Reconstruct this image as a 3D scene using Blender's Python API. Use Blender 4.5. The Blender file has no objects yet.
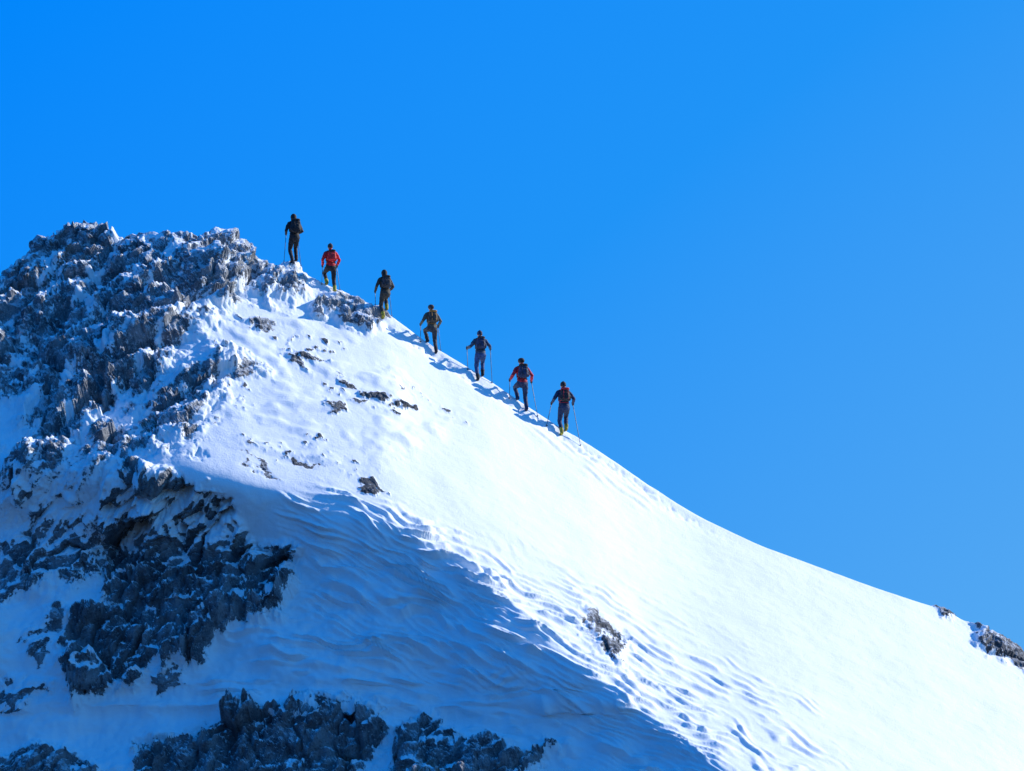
import bpy, bmesh, math, random
import numpy as np
from mathutils import Vector, Matrix
random.seed(4)
scene = bpy.context.scene
F = np.float32

# ------------------------------------------------------------------ noise
rng = np.random.RandomState(11)
GR = rng.normal(size=(256,3)); GR /= np.linalg.norm(GR,axis=1)[:,None]; GR=GR.astype(F)
RT = rng.rand(4096,6).astype(F)
def hsh(ix,iy,iz,seed):
    h = ix.astype(np.int64)*374761393 + iy.astype(np.int64)*668265263 + iz.astype(np.int64)*1440670441 + seed*974711
    h = (h & 0xffffffff).astype(np.uint32)
    h ^= h>>np.uint32(13); h = h*np.uint32(1274126177); h ^= h>>np.uint32(16)
    return h
def perlin(x,y,z,seed=0):
    x=np.asarray(x,F);y=np.asarray(y,F);z=np.asarray(z,F)
    ix=np.floor(x).astype(np.int32);iy=np.floor(y).astype(np.int32);iz=np.floor(z).astype(np.int32)
    fx=x-ix;fy=y-iy;fz=z-iz
    s=lambda t:t*t*t*(t*(t*6-15)+10)
    ux,uy,uz=s(fx),s(fy),s(fz)
    out=np.zeros_like(x)
    for dx in (0,1):
        wx=ux if dx else 1-ux
        for dy in (0,1):
            wy=uy if dy else 1-uy
            for dz in (0,1):
                wz=uz if dz else 1-uz
                g=GR[hsh(ix+dx,iy+dy,iz+dz,seed)&np.uint32(255)]
                out+=wx*wy*wz*(g[...,0]*(fx-dx)+g[...,1]*(fy-dy)+g[...,2]*(fz-dz))
    return out*1.5
def fbm(x,y,z,octv=4,seed=0,gain=.5):
    a=1.;o=0.;f=1.;t=0
    for i in range(octv):
        o=o+a*perlin(x*f,y*f,z*f,seed+i*17); t+=a; a*=gain; f*=2.03
    return o/t*1.4
def worley(x,y,z,seed=0):
    ix=np.floor(x).astype(np.int32);iy=np.floor(y).astype(np.int32);iz=np.floor(z).astype(np.int32)
    f1=np.full(x.shape,9.,F);f2=np.full(x.shape,9.,F);ht=np.zeros(x.shape,F)
    for dx in (-1,0,1):
        for dy in (-1,0,1):
            for dz in (-1,0,1):
                r=RT[hsh(ix+dx,iy+dy,iz+dz,seed)&np.uint32(4095)]
                px=ix+dx+r[...,0]-x;py=iy+dy+r[...,1]-y;pz=iz+dz+r[...,2]-z
                d=np.sqrt(px*px+py*py+pz*pz)
                n=d<f1
                f2=np.where(n,f1,np.minimum(f2,d)); f1=np.where(n,d,f1)
                hh=r[...,3]-.5+ (r[...,4]-.5)*px*1.8+(r[...,5]-.5)*pz*1.8 + (r[...,3]-.5)*py
                ht=np.where(n,hh,ht)
    return f1,f2,ht
def sstep(a,b,x):
    t=np.clip((x-a)/(b-a),0,1); return t*t*(3-2*t)
def blur1(a,sig,axis):
    r=int(sig*3)+1; kx=np.exp(-.5*(np.arange(-r,r+1)/sig)**2); kx/=kx.sum()
    pad=[(0,0)]*a.ndim; pad[axis]=(r,r)
    b=np.pad(a,pad,mode='edge'); out=np.zeros_like(a)
    n=a.shape[axis]
    for i,w in enumerate(kx):
        sl=[slice(None)]*a.ndim; sl[axis]=slice(i,i+n)
        out+=w*b[tuple(sl)]
    return out
def sdpoly(px,py,poly):
    n=len(poly); d=np.full(px.shape,1e18); s=np.ones(px.shape)
    for i in range(n):
        ax,ay=poly[i];bx,by=poly[i-1]
        ex,ey=bx-ax,by-ay; wx=px-ax; wy=py-ay
        t=np.clip((wx*ex+wy*ey)/(ex*ex+ey*ey+1e-9),0,1)
        dx=wx-ex*t;dy=wy-ey*t
        d=np.minimum(d,dx*dx+dy*dy)
        c1=py>=ay;c2=py<by;c3=(ex*wy)>(ey*wx)
        s=np.where((c1&c2&c3)|(~c1&~c2&~c3),-s,s)
    return s*np.sqrt(d)

# ------------------------------------------------------------------ terrain layout
# The ridge is laid out from image pixel coordinates (1 unit = 3.5 cm at distance L from the camera),
# every pixel gets a depth y and, unprojected through the camera, a world position.
K=36/1024; L=300.0; TH=math.radians(8); CT,ST=math.cos(TH),math.sin(TH)
def world(u,v,y):
    a=(u-512)*K; b=(385.5-v)*K; z=b
    for _ in range(3):
        r=1+(y*CT+z*ST)/L; z=(b*r+y*ST)/CT
    return a*r,y,z
us=np.concatenate([-30-np.geomspace(4,1500,44)[::-1], np.arange(-30,1054,1.1), 1054+np.geomspace(4,1500,50)])
ts=np.concatenate([np.arange(0,565,1.1), 565+np.geomspace(3,1250,60)])
sky_pts=[(-1600,1300),(-700,760),(-250,450),(-60,318),(0,286),(14,274),(22,257),(45,243),(70,234),(100,231),(130,229),(165,233),(200,237),(240,247),(270,260),(300,273),(345,292),(385,311),(430,344),(480,374),(520,401),(560,427),(600,451),(650,486),(700,517),(760,545),(830,571),(900,596),(945,609),(990,634),(1024,655),(1100,700),(1500,930),(2700,1500)]
sx,sy=zip(*sky_pts)
def vsky(u,sg=5):
    q=np.arange(-1700,2800,2.); w=np.interp(q,sx,sy); w=blur1(w,sg,0)
    return np.interp(u,q,w)
cr=[(150,120),(222,150),(260,185),(300,203),(350,206),(400,192),(440,166),(460,158),(476,195),(490,262),(506,335),(532,402),(560,452),(600,505),(650,556),(700,622),(760,712),(850,850),(2600,3400)]
cy,cx=zip(*cr)
def ucrest(v):
    q=np.arange(100,2700,2.); w=np.interp(q,cy,cx); w=blur1(w,4,0)
    return np.interp(v,q,w)
def cfun(u): return 1.6+.85*sstep(200,900,u)
def y0f(u): return 1.6*sstep(450,1300,u)+ .2*np.sin(u/90.)
U,T=np.meshgrid(us,ts)
V=vsky(U)+T
UC=ucrest(V)+(9*fbm(V/36,V*0,V*0,3,5)+12*fbm(V/12,V*0,V*0+4,2,6))*sstep(520,570,V)*sstep(900,800,V)
um=np.maximum(U,UC)
Tm=np.maximum(V-vsky(um,5),0)*(1-sstep(600,800,um))+ (V-vsky(um,60))*sstep(600,800,um)
Y=y0f(um)-cfun(um)*Tm*K
d=np.maximum(UC-U,0)*K
kn=.40-.26*sstep(430,520,V)+.15*sstep(600,700,V); kf=.34-.19*sstep(430,640,V)
Y=Y+kn*np.minimum(d,4)+kf*np.maximum(d-4,0)
Y1=blur1(blur1(Y,4,0),4,1); Y2=blur1(blur1(Y1,12,0),10,1)
mk=sstep(440,330,U)*sstep(40,80,T)*sstep(600,540,V)
Y=Y1*(1-mk)+Y2*mk
X,_,Z=world(U,V,Y)
P=np.stack([X,Y,Z],-1)
# far side of the ridge
ws=np.geomspace(.05,120,46)[::-1]
B=np.zeros((len(ws),len(us),3))
for i,w in enumerate(ws):
    B[i,:,0]=P[0,:,0]; B[i,:,1]=P[0,:,1]+w; B[i,:,2]=P[0,:,2]-.6*w*(w/(w+.5))
P=np.concatenate([B,P],0)
nb=len(ws)
Ub=np.concatenate([np.repeat(us[None,:],nb,0),U],0)
Vb=np.concatenate([vsky(us)[None,:]-np.minimum(ws,6)[:,None]/K*.5,V],0)
Ps=blur1(P,2.0,0); P[nb-8:nb+12]=Ps[nb-8:nb+12]
P=P.astype(np.float64)
def normals(P):
    gu=np.gradient(P,axis=1); gv=np.gradient(P,axis=0)
    n=np.cross(gv,gu); n/=np.linalg.norm(n,axis=-1)[...,None]+1e-12
    if n[nb+100,400,1]>0: n=-n
    return n
N=normals(P)
X,Y,Z=[P[...,i].astype(F) for i in range(3)]

# ---- low frequency relief
left=sstep(20,-60,Ub-np.interp(Vb,cy,cx))         # 1 on the shaded / rocky flank
big=fbm(X/6,Y/6,Z/6,3,3)
med=fbm(X/1.9,Y/1.9,Z/1.9,4,9)
fine=fbm(X/.45,Y/.45,Z/.45,3,21)
Tb=Vb-vsky(Ub)
edge=sstep(0,40,Tb)*.8+.2
lowl=left*sstep(500,620,Vb)*sstep(480,300,Ub)
disp=big*(.10+.65*left)*edge + med*(.022+.13*left+.26*lowl) + fine*(.004+.010*left)
# trodden track of the party, just on this side of the ridge line
trk=np.exp(-((Tb-9-4*fbm(Ub/60,Ub*0,Ub*0,2,401))/4.5)**2)*sstep(300,350,Ub)*sstep(760,640,Ub)
disp-=trk*(.05+.14*np.maximum(perlin(X/.22,Y/.30,Z/.22,411),0))

# ---- rock regions in image pixels: (polygon, soft, strength, relief, frost)
wu=Ub+18*fbm(X/1.1,Y/1.1,Z/1.1,5,31,.6); wv=Vb+16*fbm(X/1.1,Y/1.1,Z/1.1,5,47,.6)
reg=[
 ([(-60,290),(0,262),(18,236),(60,216),(110,210),(160,234),(205,320),(180,350),(158,385),(118,402),(100,420),(66,455),(22,505),(2,500),(20,448),(40,402),(-10,395),(-60,400)],26,.64,1.08,1.0),
 ([(150,214),(210,216),(262,240),(308,282),(292,300),(246,290),(222,312),(185,300),(168,250)],14,.62,.85,.9),
 ([(326,296),(352,288),(388,316),(380,326),(345,324),(318,310)],8,.80,.5,.1),
 ([(140,398),(182,372),(220,352),(236,362),(215,400),(190,440),(120,462),(82,488),(62,510),(50,500),(84,440)],20,.52,.8,.6),
 ([(104,478),(135,462),(180,478),(226,508),(244,540),(290,556),(290,604),(262,622),(220,626),(196,656),(160,666),(148,610),(110,600),(104,540)],10,.92,1.35,.15),
 ([(54,628),(84,608),(144,604),(154,640),(126,684),(76,702),(56,670)],9,.92,1.2,.15),
 ([(150,672),(184,668),(180,690),(156,696)],6,.85,.3,0),
 ([(144,742),(200,724),(250,714),(330,702),(376,710),(376,752),(340,800),(140,810)],11,.87,1.2,.2),
 ([(394,726),(436,720),(462,740),(520,748),(548,742),(520,800),(400,810)],10,.86,.9,.2),
 ([(0,535),(40,505),(70,505),(120,490),(136,530),(96,575),(30,595),(0,580)],16,.60,.7,.5),
 ([(-30,575),(16,568),(26,592),(0,604),(-30,604)],8,.8,.5,.2),
 ([(-30,690),(30,672),(48,690),(20,712),(-30,716)],8,.8,.5,.1),
 ([(20,640),(60,600),(70,610),(40,660)],8,.62,.3,.3),
 ([(-30,760),(40,742),(84,756),(110,790),(-30,800)],8,.85,.6,.1),
 ([(576,616),(598,608),(624,640),(624,664),(604,664),(588,640)],10,.60,.28,-.9),
 ([(972,624),(996,626),(1030,652),(1070,688),(1060,700),(1010,662),(976,640)],6,.85,.40,-.8),
 ([(932,604),(948,604),(960,614),(944,616)],4,.95,.2,-.8),
 ([(354,482),(376,480),(388,488),(372,490)],3,.95,.16,-2),
 ([(366,392),(382,393),(390,402),(376,402)],3,1.1,.30,-2),
 ([(396,402),(410,403),(418,410),(402,410)],3,1.1,.26,-2),
 ([(332,378),(352,384),(362,390),(344,388)],3,.8,.14,-1.2),
 ([(316,402),(338,403),(346,410),(326,410)],3,.7,.14,-1.2),
 ([(296,457),(316,462),(320,468),(302,466)],3,.8,.10,-1.5),
 ([(286,354),(314,354),(328,363),(302,364)],5,.72,.2,-1),
 ([(238,320),(268,321),(276,328),(252,329)],5,.66,.16,-.6),
 ([(215,372),(255,364),(276,372),(240,382)],6,.55,.2,-.3),
 ([(238,449),(260,462),(280,480),(262,474)],3,.70,.10,-1),
]
mask=np.zeros(Ub.shape); rel=np.zeros(Ub.shape); frost=np.zeros(Ub.shape)
for poly,soft,st,rl,fr in reg:
    xs=[p[0] for p in poly]; ysx=[p[1] for p in poly]
    bb=(wu>min(xs)-60)&(wu<max(xs)+60)&(wv>min(ysx)-60)&(wv<max(ysx)+60)
    if not bb.any(): continue
    sd=sdpoly(wu[bb],wv[bb],poly)
    m=sstep(soft,-soft,sd)
    cur=mask[bb]; mask[bb]=np.maximum(cur,m*st)
    rel[bb]=np.maximum(rel[bb],m*rl)
    fo=frost[bb]; frost[bb]=np.maximum(fo,m*fr) if fr>=0 else np.where(m>.02,fr,fo)
rel*=.72+.28*sstep(0,40,Tb)
sel=(rel>.002)
xs_,ys_,zs_=X[sel],Y[sel],Z[sel]
wx=fbm(xs_/1.0,ys_/1.0,zs_/1.0,4,71)*.28; wz=fbm(xs_/1.0,ys_/1.0,zs_/1.0,4,83)*.28
xx=xs_+wx; zz=zs_+wz; yy=ys_
e1=(xx*.55+zz*.83); e2=(xx*.83-zz*.55)       # strata run up to the right
h=np.zeros(xs_.shape,F)
for sc,am,an,sd_ in ((2.6,1.05,.50,4),(1.15,.66,.50,2),(.5,.30,.55,3),(.24,.12,.8,6)):
    f1,f2,ht=worley(e1/sc*an,yy/sc*.7,e2/sc,sd_)
    h+=am*(ht*1.0+.50*np.clip(f2-f1,0,.20)/.20)
rid=1-np.abs(fbm(e1/3.2,yy/1.6,e2/.75,4,91))*2.2
h+=.42*rid
h+=.07*fbm(xs_/.15,ys_/.15,zs_/.15,2,95)
rd=np.zeros(Ub.shape); rd[sel]=h-.30
disp=disp+rel*(rd*.62+.0)
# ---- wind ripples (sastrugi) on the snow
def ripple(poly,soft,ang,per,amp,seed,warp,ex=75,ey=38,lo=-.15,mx=70,my=16,base=.05):
    global disp
    sd=sdpoly(wu,wv,poly); m=sstep(soft,-soft,sd)*(1-np.clip(mask*1.5,0,1))
    s=m>.001
    u=Ub[s];v=Vb[s]
    a=math.cos(ang)*u+math.sin(ang)*v; b=-math.sin(ang)*u+math.cos(ang)*v
    ph=b/per+warp*fbm(a/ex,b/ey,0*u,2,seed)+.22*fbm(a/30,b/14,0*u,2,seed+3)
    w=ph-np.floor(ph)
    saw=np.where(w<.7,w/.7,(1-w)/.3)
    mod=base+1.2*sstep(lo,.35,fbm(a/mx,b/my,0*u+3,3,seed+5))
    q=np.zeros(Ub.shape); q[s]=saw*mod
    disp=disp+m*q*amp
ripple([(400,530),(600,585),(700,640),(790,700),(850,790),(680,800),(590,720),(540,660),(480,590)],30,.50,8.0,.09,201,2.2,90,60,-.2,60,12,.15)
ripple([(440,560),(560,590),(650,670),(740,740),(720,800),(600,760),(540,680),(480,620)],18,.38,5.2,.09,205,1.4,70,40,-.3,50,10,.15)
ripple([(290,500),(350,498),(450,540),(520,610),(570,700),(470,680),(370,650),(310,590)],24,.38,8.8,.24,211,2.6,110,70,-.25,80,16,.2)
ripple([(300,510),(400,520),(500,600),(540,680),(420,640),(330,580)],24,.60,5.2,.11,215,1.6,80,50)
ripple([(520,425),(590,440),(680,500),(640,505),(560,455)],10,.66,7,.045,221,.8)
ripple([(230,600),(420,640),(560,700),(540,771),(380,720),(200,700)],22,.12,12,.21,231,2.2,100,60)
ripple([(540,690),(620,700),(700,771),(640,790),(560,760)],14,.15,15,.28,241,2.0,90,60,-.1,60,30)
# crust with little stones poking through
sdc=sdpoly(wu,wv,[(205,310),(330,318),(400,360),(470,415),(430,440),(330,480),(250,450),(205,400)])
mc=sstep(22,-22,sdc)
spk=fbm(X/.30,Y/.5,Z/.26,3,141)
clus=sstep(-.05,.35,fbm(X/2.2,Y/2.2,Z/2.2,2,149))
lump=fbm(X/1.7,Y/2.4,Z/1.2,3,151)
disp+=mc*(clus*np.maximum(spk-.15,0)*.16+np.maximum(lump,0)*.18)
P2=P+N*disp[...,None]
N3=normals(np.stack([blur1(P2[...,i],2.0,0) for i in range(3)],-1))
patch=fbm(X/.9,Y/.9,Z/.9,4,161)
e1=(X*.55+Z*.83); e2=(X*.83-Z*.55)
streak=fbm(e1/2.4,Y/1.2,e2/.42,5,171,.6)
fw=np.clip(frost,0,1)
lo=.35*patch+(.44+.42*fw)*streak
pen=(.86+.22*fw)*sstep(.0,.19,N3[...,2]-N[...,2])
rock=mask+lo*(mask>.01)*(.6+.4*fw)-pen*np.where(mask>.94,.2,1)
rock=np.where(mask>.02,rock,-.5)
rs=mc*clus*(spk>.36)*(spk-.02)*2.0
frost=np.where(rs>rock,-1.5,frost)
rock=np.maximum(rock,rs)
P=P2
def grid_mesh(name,P,attrs):
    nr,nc=P.shape[:2]; n=nr*nc
    me=bpy.data.meshes.new(name)
    idx=np.arange(n).reshape(nr,nc)
    q=np.stack([idx[:-1,:-1],idx[1:,:-1],idx[1:,1:],idx[:-1,1:]],-1).reshape(-1,4)
    me.vertices.add(n); me.vertices.foreach_set('co',P.reshape(-1).astype(F))
    me.loops.add(q.size); me.loops.foreach_set('vertex_index',q.reshape(-1).astype(np.int32))
    me.polygons.add(len(q)); me.polygons.foreach_set('loop_start',(np.arange(len(q))*4).astype(np.int32))
    me.polygons.foreach_set('loop_total',np.full(len(q),4,np.int32))
    sm=np.ones(len(q),bool)
    if 'rock' in attrs: sm=attrs['rock'][:-1,:-1].reshape(-1)<.45
    me.polygons.foreach_set('use_smooth',sm)
    me.update(calc_edges=True)
    for k,a in attrs.items():
        at=me.attributes.new(k,'FLOAT','POINT'); at.data.foreach_set('value',a.reshape(-1).astype(F))
    ob=bpy.data.objects.new(name,me); scene.collection.objects.link(ob); return ob
mountain=grid_mesh('snow_mountain',P,{'rock':rock,'frost':frost})

# ------------------------------------------------------------------ materials
def nd(t,typ,**kw):
    n=t.nodes.new(typ)
    for k,v in kw.items(): setattr(n,k,v)
    return n
def math_(t,op,a,b=None,c=None):
    n=nd(t,'ShaderNodeMath',operation=op)
    for i,x in enumerate((a,b,c)):
        if x is None: continue
        if isinstance(x,(int,float)): n.inputs[i].default_value=x
        else: t.links.new(x,n.inputs[i])
    return n.outputs[0]
def noise_(t,vec,sc,det=5,rough=.55):
    n=nd(t,'ShaderNodeTexNoise'); n.inputs['Scale'].default_value=sc; n.inputs['Detail'].default_value=det; n.inputs['Roughness'].default_value=rough
    t.links.new(vec,n.inputs['Vector']); return n.outputs[0]
def mapr(t,x,a,b,c=0,d_=1,smooth=True):
    n=nd(t,'ShaderNodeMapRange'); 
    if smooth: n.interpolation_type='SMOOTHSTEP'
    t.links.new(x,n.inputs[0])
    for i,val in zip((1,2,3,4),(a,b,c,d_)): n.inputs[i].default_value=val
    return n.outputs[0]
def mixc(t,f,a,b):
    n=nd(t,'ShaderNodeMix',data_type='RGBA')
    if isinstance(f,(int,float)): n.inputs[0].default_value=f
    else: t.links.new(f,n.inputs[0])
    for s,x in ((6,a),(7,b)):
        if isinstance(x,tuple): n.inputs[s].default_value=(*x,1)
        else: t.links.new(x,n.inputs[s])
    return n.outputs[2]
def terrain_mat(name,with_rock):
    m=bpy.data.materials.new(name); m.use_nodes=True; t=m.node_tree; b=t.nodes['Principled BSDF']
    tc=nd(t,'ShaderNodeTexCoord').outputs['Object']
    n1=noise_(t,tc,2.0,6); n2=noise_(t,tc,16,6,.65); n3=noise_(t,tc,.5,3)
    snow=mixc(t,n3,(.91,.935,.95),(.95,.965,.975))
    hs=math_(t,'ADD',math_(t,'MULTIPLY',n1,.03),math_(t,'MULTIPLY',n2,.011))
    if not with_rock:
        # unseen valley: dark forest and scree with snow patches, added to cut bounce light
        f=noise_(t,tc,.012,8,.6)
        low=mixc(t,noise_(t,tc,.05,6),(.03,.05,.035),(.09,.09,.08))
        t.links.new(mixc(t,mapr(t,f,.68,.72),low,(.8,.82,.85)),b.inputs['Base Color']); h=hs; b.inputs['Roughness'].default_value=.9
    else:
        at=nd(t,'ShaderNodeAttribute',attribute_name='rock').outputs['Fac']
        fr=nd(t,'ShaderNodeAttribute',attribute_name='frost').outputs['Fac']
        n4=noise_(t,tc,9,6,.7)
        v=math_(t,'ADD',at,math_(t,'MULTIPLY',math_(t,'SUBTRACT',n4,.5),1.1))
        fac=mapr(t,v,.40,.47)
        rb=noise_(t,tc,1.3,5,.6); rf=noise_(t,tc,14,8,.75); rw=noise_(t,tc,.35,3,.5)
        c=mixc(t,mapr(t,rb,.38,.62),(.17,.185,.21),(.42,.435,.46))
        c=mixc(t,math_(t,'MULTIPLY',mapr(t,rw,.64,.72),.6),c,(.36,.26,.17))
        c=mixc(t,mapr(t,rf,.52,.68,0,.8),c,(.58,.60,.62))
        c=mixc(t,mapr(t,rf,.34,.44,.86,0),c,(.03,.033,.038))
        dk=mapr(t,fr,-.1,-1.0,0,.65)
        c=mixc(t,dk,c,(.05,.052,.06))
        g=nd(t,'ShaderNodeNewGeometry'); sp=nd(t,'ShaderNodeSeparateXYZ'); t.links.new(g.outputs['Normal'],sp.inputs[0])
        up=math_(t,'MULTIPLY',mapr(t,sp.outputs['Z'],.10,.75),.25)
        rime=math_(t,'ADD',math_(t,'ADD',noise_(t,tc,5,9,.78),math_(t,'MULTIPLY',fr,.10)),up)
        c=mixc(t,mapr(t,rime,.62,.73,0,.95),c,(.82,.85,.89))
        col=mixc(t,fac,snow,c)
        t.links.new(col,b.inputs['Base Color'])
        rn=math_(t,'ADD',math_(t,'MULTIPLY',rf,.10),math_(t,'MULTIPLY',noise_(t,tc,3.5,6,.65),.20))
        mx=nd(t,'ShaderNodeMix',data_type='FLOAT'); t.links.new(fac,mx.inputs[0]); t.links.new(hs,mx.inputs[2]); t.links.new(rn,mx.inputs[3]); h=mx.outputs[0]
        b.inputs['Roughness'].default_value=.7
    b.inputs['Specular IOR Level'].default_value=.25
    bp=nd(t,'ShaderNodeBump'); bp.inputs['Strength'].default_value=1.0; bp.inputs['Distance'].default_value=1.1
    t.links.new(h,bp.inputs['Height']); t.links.new(bp.outputs[0],b.inputs['Normal'])
    return m
mountain.data.materials.append(terrain_mat('snow_and_rock',True))

# valley floor sheet out to the horizon
gx=np.concatenate([-np.geomspace(30,9000,40)[::-1],[0],np.geomspace(30,9000,40)])
GX,GY=np.meshgrid(gx,gx[::-1])
GZ=-43.6+1.2*fbm(GX/160,GY/160,GX*0,3,301)*sstep(60,400,np.hypot(GX,GY+297))
ground=grid_mesh('ground',np.stack([GX,GY,GZ],-1),{})
ground.data.materials.append(terrain_mat('valley_floor',False))

# ------------------------------------------------------------------ people
bpy.context.view_layer.update()
def ground_z(x,y):
    ok,loc,n,i=mountain.ray_cast(Vector((x,y,60)),Vector((0,0,-1)))
    return loc.z if ok else 0
def cloth(name,col,rough=.75,scale=9,var=.35):
    if name in bpy.data.materials: return bpy.data.materials[name]
    m=bpy.data.materials.new(name); m.use_nodes=True; t=m.node_tree; b=t.nodes['Principled BSDF']
    tc=nd(t,'ShaderNodeTexCoord').outputs['Object']
    n=noise_(t,tc,scale,5); dk=tuple(c*(1-var) for c in col); lt=tuple(min(1,c*(1+var)) for c in col)
    t.links.new(mixc(t,mapr(t,n,.35,.65),dk,lt),b.inputs['Base Color'])
    b.inputs['Roughness'].default_value=rough
    bp=nd(t,'ShaderNodeBump'); bp.inputs['Distance'].default_value=.02; bp.inputs['Strength'].default_value=.6
    t.links.new(noise_(t,tc,14,4),bp.inputs['Height']); t.links.new(bp.outputs[0],b.inputs['Normal'])
    return m
def tube(bm,pts,rad,seg=12,side=Vector((1,0,0))):
    pts=[Vector(p) for p in pts]; rad=[(r,r) if isinstance(r,(int,float)) else r for r in rad]
    rings=[]
    n=len(pts)
    for i,p in enumerate(pts):
        dd=(pts[min(i+1,n-1)]-pts[max(i-1,0)]).normalized()
        s=side-dd*side.dot(dd)
        if s.length<.05: s=Vector((0,1,0))-dd*dd.y
        s.normalize(); o=dd.cross(s)
        rings.append((p,dd,s,o,rad[i]))
    full=[]
    p,dd,s,o,r=rings[0]
    for f in (1.3,.9,.45): 
        full.append((p-dd*min(r)*math.sin(f),s,o,(r[0]*math.cos(f),r[1]*math.cos(f))))
    for p,dd,s,o,r in rings: full.append((p,s,o,r))
    p,dd,s,o,r=rings[-1]
    for f in (.45,.9,1.3): full.append((p+dd*min(r)*math.sin(f),s,o,(r[0]*math.cos(f),r[1]*math.cos(f))))
    vs=[]
    for p,s,o,r in full:
        vs.append([bm.verts.new(p+s*r[0]*math.cos(2*math.pi*j/seg)+o*r[1]*math.sin(2*math.pi*j/seg)) for j in range(seg)])
    for a,b in zip(vs[:-1],vs[1:]):
        for j in range(seg): bm.faces.new((a[j],a[(j+1)%seg],b[(j+1)%seg],b[j]))
    bm.faces.new(vs[0][::-1]); bm.faces.new(vs[-1])
def superell(bm,c,r,e=.45,rot=None,seg=20):
    c=Vector(c); vs=[]
    pw=lambda x:math.copysign(abs(x)**e,x)
    for i in range(1,seg//2):
        ph=-math.pi/2+math.pi*i/(seg//2); row=[]
        for j in range(seg):
            t_=2*math.pi*j/seg
            v=Vector((pw(math.cos(ph))*pw(math.cos(t_))*r[0],pw(math.cos(ph))*pw(math.sin(t_))*r[1],pw(math.sin(ph))*r[2]))
            if rot: v=rot@v
            row.append(bm.verts.new(c+v))
        vs.append(row)
    for a,b in zip(vs[:-1],vs[1:]):
        for j in range(seg): bm.faces.new((a[j],a[(j+1)%seg],b[(j+1)%seg],b[j]))
    bm.faces.new(vs[0][::-1]); bm.faces.new(vs[-1])
def finish(name,bm,parent,mats,voxel=None,smooth=2,wrinkle=0,classify=None):
    bmesh.ops.recalc_face_normals(bm,faces=bm.faces)
    me=bpy.data.meshes.new(name); bm.to_mesh(me); bm.free()
    ob=bpy.data.objects.new(name,me); scene.collection.objects.link(ob)
    if voxel:
        r=ob.modifiers.new('r','REMESH'); r.mode='VOXEL'; r.voxel_size=voxel; r.use_smooth_shade=True
        s=ob.modifiers.new('s','SMOOTH'); s.iterations=smooth; s.factor=.5
        dg=bpy.context.evaluated_depsgraph_get(); dg.update()
        me2=bpy.data.meshes.new_from_object(ob.evaluated_get(dg)); ob.modifiers.clear(); ob.data=me2; me=me2
    n=len(me.vertices); co=np.zeros(n*3,F); me.vertices.foreach_get('co',co); co=co.reshape(-1,3)
    if wrinkle:
        no=np.zeros(n*3,F); me.vertices.foreach_get('normal',no); no=no.reshape(-1,3)
        w=fbm(co[:,0]*9+parent.location.x,co[:,1]*9,co[:,2]*14,3,7)
        keep=(co[:,2]<1.42)&(co[:,2]>.12)
        co=co+no*(w*wrinkle*keep)[:,None]; me.vertices.foreach_set('co',co.reshape(-1).astype(F))
    for m in mats: me.materials.append(m)
    if classify:
        nf=len(me.polygons); c=np.zeros(nf*3,F); me.polygons.foreach_get('center',c); c=c.reshape(-1,3)
        best=np.full(nf,1e9); mi=np.zeros(nf,np.int32)
        for a,b,ra,rb,k in classify:
            a=np.array(a);b=np.array(b);ab=b-a
            t_=np.clip(((c-a)@ab)/(ab@ab+1e-9),0,1)
            dist=np.linalg.norm(c-(a+t_[:,None]*ab),axis=1)-(ra+(rb-ra)*t_)
            s=dist<best; best=np.where(s,dist,best); mi=np.where(s,k,mi)
        me.polygons.foreach_set('material_index',mi)
    me.polygons.foreach_set('use_smooth',np.ones(len(me.polygons),bool))
    me.update(); ob.parent=parent
    return ob
def ik(a,b,l1,l2,pole):
    a=Vector(a);b=Vector(b);dv=b-a;dl=min(dv.length,(l1+l2)*.995)
    dn=dv.normalized(); x=(l1*l1-l2*l2+dl*dl)/(2*dl); h=math.sqrt(max(l1*l1-x*x,0))
    p=Vector(pole)-dn*Vector(pole).dot(dn); p.normalize()
    return a+dn*x+p*h, a+dn*dl
SKIN=cloth('skin',(.50,.30,.22),.6,20,.08)
METAL=cloth('pole_metal',(.10,.11,.13),.4,20,.1)
DARK=cloth('black_rubber',(.02,.02,.022),.7,20,.2)
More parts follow.
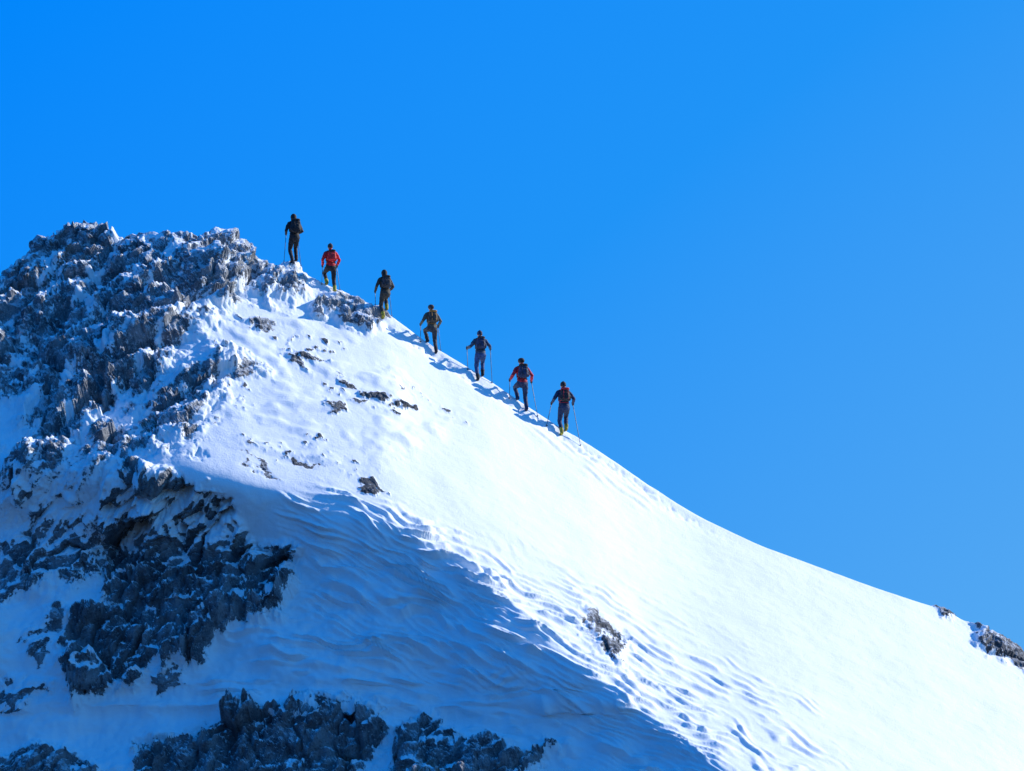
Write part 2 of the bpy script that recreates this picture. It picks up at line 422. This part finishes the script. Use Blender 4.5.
def climber(u,dy,yaw,scale,cols,lead,tips,hat,pack=1.0,hands=None,lean=.16,step=.2):
    root=bpy.data.objects.new('climber',None); scene.collection.objects.link(root)
    lean+=.05
    j=int(np.argmin(np.abs(us-u))); rp=P[nb,j]
    x0,y0=float(rp[0]),float(rp[1])+dy
    R=Matrix.Rotation(yaw,3,'Z')
    def wz(lx,ly):
        w=R@Vector((lx*scale,ly*scale,0)); return ground_z(x0+w.x,y0+w.y)
    fx=.11
    fpos={lead:(lead*fx,step),-lead:(-lead*fx,-step*.8)}
    gz={s:wz(*fpos[s]) for s in fpos}
    z0=min(min(gz.values())+.12,sum(gz.values())/2)
    root.location=(x0,y0,z0); root.rotation_euler=(0,0,yaw); root.scale=(scale,)*3
    loc={s:(gz[s]-z0)/scale for s in gz}
    jk,tr,bt,hm,pk,ac,gl=cols
    bm=bmesh.new(); seg=[]
    low=min(loc.values()); top=max(loc.values())
    hipz=min(low+.97,top+.94)
    pel=Vector((0,-.03,hipz))
    tl=Vector((0,math.sin(lean),math.cos(lean)))
    waist=pel+tl*.16; chest=pel+tl*.36; shl=pel+tl*.50; neck=pel+tl*.57; head=neck+Vector((0,.045,.125))
    tube(bm,[pel-tl*.06,pel+tl*.03,waist,chest,shl],[(.160,.125),(.175,.135),(.155,.118),(.190,.135),(.150,.095)],18)
    tube(bm,[shl-Vector((.15,0,.015)),shl+Vector((.15,0,-.015))],[.07,.07],12,Vector((0,1,0)))
    tube(bm,[shl,neck+Vector((0,.02,.03))],[.075,.058],12)
    # hem of the jacket: a slightly flared skirt over the trousers
    tube(bm,[pel-tl*.03,pel+tl*.05],[(.185,.148),(.178,.140)],18)
    seg+= [(pel+tl*.07,shl,.15,.15,0),(pel-tl*.17,pel-tl*.14,.155,.155,1),(shl-Vector((.16,0,0)),shl+Vector((.16,0,0)),.07,.07,0),(shl,neck,.075,.06,0)]
    superell(bm,head+Vector((0,-.008,.02)),(.078,.098,.105),1.0)
    superell(bm,head+Vector((0,.030,-.055)),(.056,.065,.060),1.0)
    tube(bm,[head+Vector((0,.088,.022)),head+Vector((0,.108,-.022))],[.009,.015],8)
    for s in (-1,1): superell(bm,head+Vector((s*.080,-.005,-.005)),(.012,.022,.034),1.0)
    seg+=[(head+Vector((0,0,.03)),head+Vector((0,.02,-.07)),.095,.06,3),(head+Vector((0,.09,.02)),head+Vector((0,.11,-.03)),.02,.02,3)]
    for s in (-1,1):
        hip=pel+Vector((s*.095,0,-.04)); ankle=Vector((fpos[s][0],fpos[s][1]-.03,loc[s]+.10))
        rear=(s!=lead)
        if rear: ankle+=Vector((0,.0,.04))
        knee,ank=ik(hip,ankle,.44,.44,(s*.12,1,.1))
        tube(bm,[hip,hip.lerp(knee,.35),knee,knee.lerp(ank,.4),ank],[.102,.096,.072,.070,.056],14)
        seg+=[(hip,knee,.098,.068,1)]
        gt=knee.lerp(ank,.70)
        seg+=[(knee,gt,.070,.064,1),(gt,ank,.064,.058,2)]
        tilt=-.08 if rear else .0
        toe=ank+Vector((s*.02,.17,-.055+tilt)); heel=ank+Vector((0,-.055,-.045))
        tube(bm,[heel,ank+Vector((0,.05,-.04+tilt*.3)),toe],[(.048,.054),(.052,.054),(.046,.038)],12)
        tube(bm,[knee.lerp(ank,.70),ank+Vector((0,0,-.01))],[.072,.064],12)
        seg+=[(heel,toe,.055,.04,2)]
    hinfo=[]
    for s in (-1,1):
        sh=shl+Vector((s*.175,.0,-.03))
        ho=(hands or {}).get(s,(.30,.26,-.30))
        hd=shl+Vector((s*ho[0],ho[1],ho[2]))
        el,hd=ik(sh,hd,.29,.27,(s*.5,-.6,-.7))
        tube(bm,[sh,sh.lerp(el,.5),el,el.lerp(hd,.5),hd],[.074,.066,.056,.052,.042],12)
        seg+=[(sh,el,.072,.054,0),(el,hd,.054,.042,0)]
        hinfo.append((s,el,hd))
    finish('body',bm,root,[jk,tr,bt,SKIN,gl],.016,2,.016,seg)
    bm=bmesh.new()
    for s in (-1,1): superell(bm,head+Vector((s*.030,.083,.012)),(.012,.008,.008),1.0,seg=10)
    finish('eyes',bm,root,[DARK])
    bm=bmesh.new(); tube(bm,[head+Vector((-.02,.094,-.062)),head+Vector((.02,.094,-.062))],[.005,.005],8,Vector((0,0,1)))
    finish('mouth',bm,root,[cloth('lips',(.35,.13,.11))])
    bm=bmesh.new()
    if hat=='hood':
        superell(bm,head+Vector((0,-.028,.022)),(.108,.112,.128),1.0); tube(bm,[neck+Vector((0,-.03,-.03)),head+Vector((0,-.05,-.02))],[.10,.10],14)
    elif hat=='helmet':
        superell(bm,head+Vector((0,-.015,.055)),(.108,.128,.092),.9); tube(bm,[head+Vector((-.07,.085,.04)),head+Vector((.07,.085,.04))],[(.012,.02)]*2,8,Vector((0,1,0)))
    else:
        superell(bm,head+Vector((0,-.018,.048)),(.094,.110,.095),1.0); superell(bm,head+Vector((0,-.03,.010)),(.098,.100,.040),1.0)
        superell(bm,head+Vector((0,-.02,.145)),(.020,.020,.016),1.0)
    finish('head_cover',bm,root,[hm],.010,3)
    for s,el,hd in hinfo:
        fwd=(hd-el).normalized()
        tip_l=Vector((tips[s][0]*s,tips[s][1],0))
        w=R@(tip_l*scale); tz=(ground_z(x0+w.x,y0+w.y)-z0)/scale
        tip_l.z=tz-.02
        grip=hd+fwd*.055
        pd=(tip_l-grip).normalized()
        top_=grip-pd*.07
        bm=bmesh.new()
        superell(bm,hd+fwd*.045+Vector((s*.012,0,0)),(.030,.050,.045),.8)
        tube(bm,[hd-fwd*.03,hd+fwd*.02],[.045,.036],10)
        side=pd.cross(fwd).normalized()
        for i in range(4):
            c=grip+pd*(-.036+.024*i); ln=(.95,1.06,1.0,.85)[i]; pts=[]
            for a in range(6):
                th=-.9+a*.72*ln
                pts.append(c+fwd*(.028*math.cos(th))+side*(s*.028*math.sin(th)))
            tube(bm,pts,[.0125,.0125,.012,.0115,.011,.010],8)
        thp=[hd+fwd*.02-side*s*.02-pd*.02, grip-pd*.045-side*s*.028, grip-pd*.05+side*s*.005+fwd*.022]
        tube(bm,thp,[.015,.014,.012],8)
        finish('glove',bm,root,[gl],.006,1)
        bm=bmesh.new()
        tube(bm,[top_,grip+pd*.07],[.019,.016],10)
        tube(bm,[grip+pd*.06,grip.lerp(tip_l,.55),tip_l],[.0115,.010,.008],8)
        superell(bm,tip_l-pd*.07,(.036,.036,.006),.8,Vector((0,0,1)).rotation_difference(pd).to_matrix(),12)
        finish('trekking_pole',bm,root,[METAL])
    rot=Matrix.Rotation(-lean,3,'X')
    pc=pel+tl*.305+rot@Vector((0,-.225,.0))
    bm=bmesh.new(); superell(bm,pc,(.150*pack,.100,.205*pack),.5,rot)
    superell(bm,pc+rot@Vector((0,-.07,-.05)),(.110*pack,.06,.12),.55,rot)
    for s in (-1,1): superell(bm,pc+rot@Vector((s*.145*pack,0,-.09)),(.040,.070,.09),.7,rot)
    finish('backpack',bm,root,[pk],.011,2,.010)
    bm=bmesh.new(); superell(bm,pc+rot@Vector((0,-.01,.200*pack)),(.14*pack,.108,.042),.6,rot)
    finish('backpack_lid',bm,root,[ac],.010,2)
    bm=bmesh.new()
    for s in (-1,1):
        q=[pc+rot@Vector((s*.09,.08,.17)),shl+Vector((s*.105,-.07,.055)),shl+Vector((s*.115,.02,.062)),shl+Vector((s*.12,.11,-.02)),chest+Vector((s*.13,.135,.0)),waist+Vector((s*.15,.05,.02)),pc+rot@Vector((s*.13,.06,-.16))]
        tube(bm,q,[(.026,.010)]*7,8)
        tube(bm,[pc+rot@Vector((s*.07,-.095,.20)),pc+rot@Vector((s*.07,-.125,.05)),pc+rot@Vector((s*.07,-.12,-.16))],[(.009,.005)]*3,6)
    ring=[pel+tl*.12+Vector((.158*math.cos(a),.124*math.sin(a),0)) for a in np.linspace(-math.pi,math.pi,17)]
    tube(bm,ring,[(.009,.024)]*17,8,Vector((0,0,1)))
    finish('backpack_straps',bm,root,[ac])
    return root
C=lambda n,c,**k: cloth(n,c,**k)
black=C('black_shell',(.012,.013,.018)); red=C('red_jacket',(.68,.02,.025),var=.2); yel=C('mustard_boot',(.38,.31,.03),var=.3)
olive=C('olive_jacket',(.045,.042,.034)); khaki=C('khaki_jacket',(.085,.088,.07)); navy=C('navy_cloth',(.012,.03,.085)); blue=C('blue_trousers',(.015,.06,.18))
gray=C('charcoal_cloth',(.035,.037,.045)); orange=C('orange_trim',(.45,.22,.05)); dred=C('dark_red_jacket',(.46,.02,.035)); steel=C('slate_jacket',(.05,.08,.13))
Yw=math.radians
#        u    dy   yaw   sc   (jacket,trouser,boot,headcover,pack,accent,glove)
climber(291,-.10,Yw(18),1.0,(black,black,black,black,black,black,black),1,{-1:(.34,.12),1:(.32,.2)},'hood',1.15,{-1:(.22,.20,-.34),1:(.22,.2,-.34)},.13,.14)
climber(331,-.10,Yw(14),1.0,(red,black,yel,gray,red,black,black),-1,{-1:(.30,.1),1:(.34,.0)},'beanie',.9,{-1:(.25,.14,-.42),1:(.27,.12,-.42)},.12,.16)
climber(384,-.12,Yw(18),1.0,(olive,olive,yel,black,gray,black,black),1,{-1:(.32,.12),1:(.32,.2)},'hood',1.0,{-1:(.28,.16,-.40),1:(.25,.18,-.36)},.14,.17)
climber(432,-.12,Yw(16),1.0,(khaki,gray,black,gray,olive,orange,black),-1,{-1:(.40,.05),1:(.36,.1)},'helmet',1.0,{-1:(.33,.16,-.34),1:(.30,.14,-.38)},.15,.19)
climber(480,-.14,Yw(10),1.03,(steel,blue,black,navy,navy,gray,black),1,{-1:(.42,.06),1:(.42,.05)},'beanie',.95,{-1:(.40,.16,-.26),1:(.38,.14,-.26)},.16,.2)
climber(522,-.14,Yw(14),1.08,(dred,navy,navy,black,navy,black,black),-1,{-1:(.42,.02),1:(.50,-.12)},'helmet',1.05,{-1:(.34,.14,-.36),1:(.36,.12,-.38)},.15,.17)
climber(564,-.16,Yw(12),1.10,(navy,navy,yel,black,black,dred,black),1,{-1:(.60,-.10),1:(.50,-.22)},'beanie',1.0,{-1:(.34,.14,-.34),1:(.34,.12,-.34)},.15,.19)

# ------------------------------------------------------------------ light
S=Vector((.80,.35,.49)).normalized()
sl=bpy.data.lights.new('sun','SUN'); sl.energy=5.0; sl.angle=math.radians(.5); sl.color=(1,.965,.91)
so=bpy.data.objects.new('sun',sl); scene.collection.objects.link(so)
so.rotation_euler=S.to_track_quat('Z','Y').to_euler()
w=bpy.data.worlds.new('World'); scene.world=w; w.use_nodes=True; t=w.node_tree
bg=t.nodes['Background']; bg.inputs['Strength'].default_value=.1
sk=nd(t,'ShaderNodeTexSky'); sk.sky_type='NISHITA'; sk.sun_disc=False
sk.sun_elevation=math.asin(S.z); sk.sun_rotation=math.atan2(S.x,S.y); sk.altitude=3000; sk.ozone_density=3
g=nd(t,'ShaderNodeTexCoord').outputs['Generated']; sp=nd(t,'ShaderNodeSeparateXYZ'); t.links.new(g,sp.inputs[0])
a=math_(t,'MULTIPLY',math_(t,'ADD',sp.outputs[0],.06),4.2)
b_=math_(t,'MULTIPLY',math_(t,'SUBTRACT',.184,sp.outputs[2]),5.5)
f=math_(t,'MULTIPLY',math_(t,'ADD',math_(t,'ADD',a,b_),1.0),.5)
rp=nd(t,'ShaderNodeValToRGB'); t.links.new(f,rp.inputs[0]); cr_=rp.color_ramp
cr_.elements[0].position=0; cr_.elements[0].color=(.0,.165,.66,1)
cr_.elements[1].position=1; cr_.elements[1].color=(.10,.41,.89,1)
e=cr_.elements.new(.5); e.color=(.0,.240,.97,1)
e=cr_.elements.new(.72); e.color=(.014,.295,.93,1)
mu=nd(t,'ShaderNodeVectorMath',operation='SCALE'); t.links.new(rp.outputs[0],mu.inputs[0]); mu.inputs['Scale'].default_value=10
mx=mixc(t,.004,mu.outputs[0],sk.outputs[0])
t.links.new(mx,bg.inputs['Color'])

# ------------------------------------------------------------------ camera
cam=bpy.data.cameras.new('camera'); co=bpy.data.objects.new('camera',cam); scene.collection.objects.link(co)
cam.lens=300; cam.sensor_width=36; cam.clip_end=30000; cam.clip_start=1
co.location=(0,-L*CT,-L*ST); co.rotation_euler=(math.pi/2+TH,0,0)
scene.camera=co
scene.view_settings.view_transform='Standard'; scene.view_settings.look='None'; scene.view_settings.exposure=0
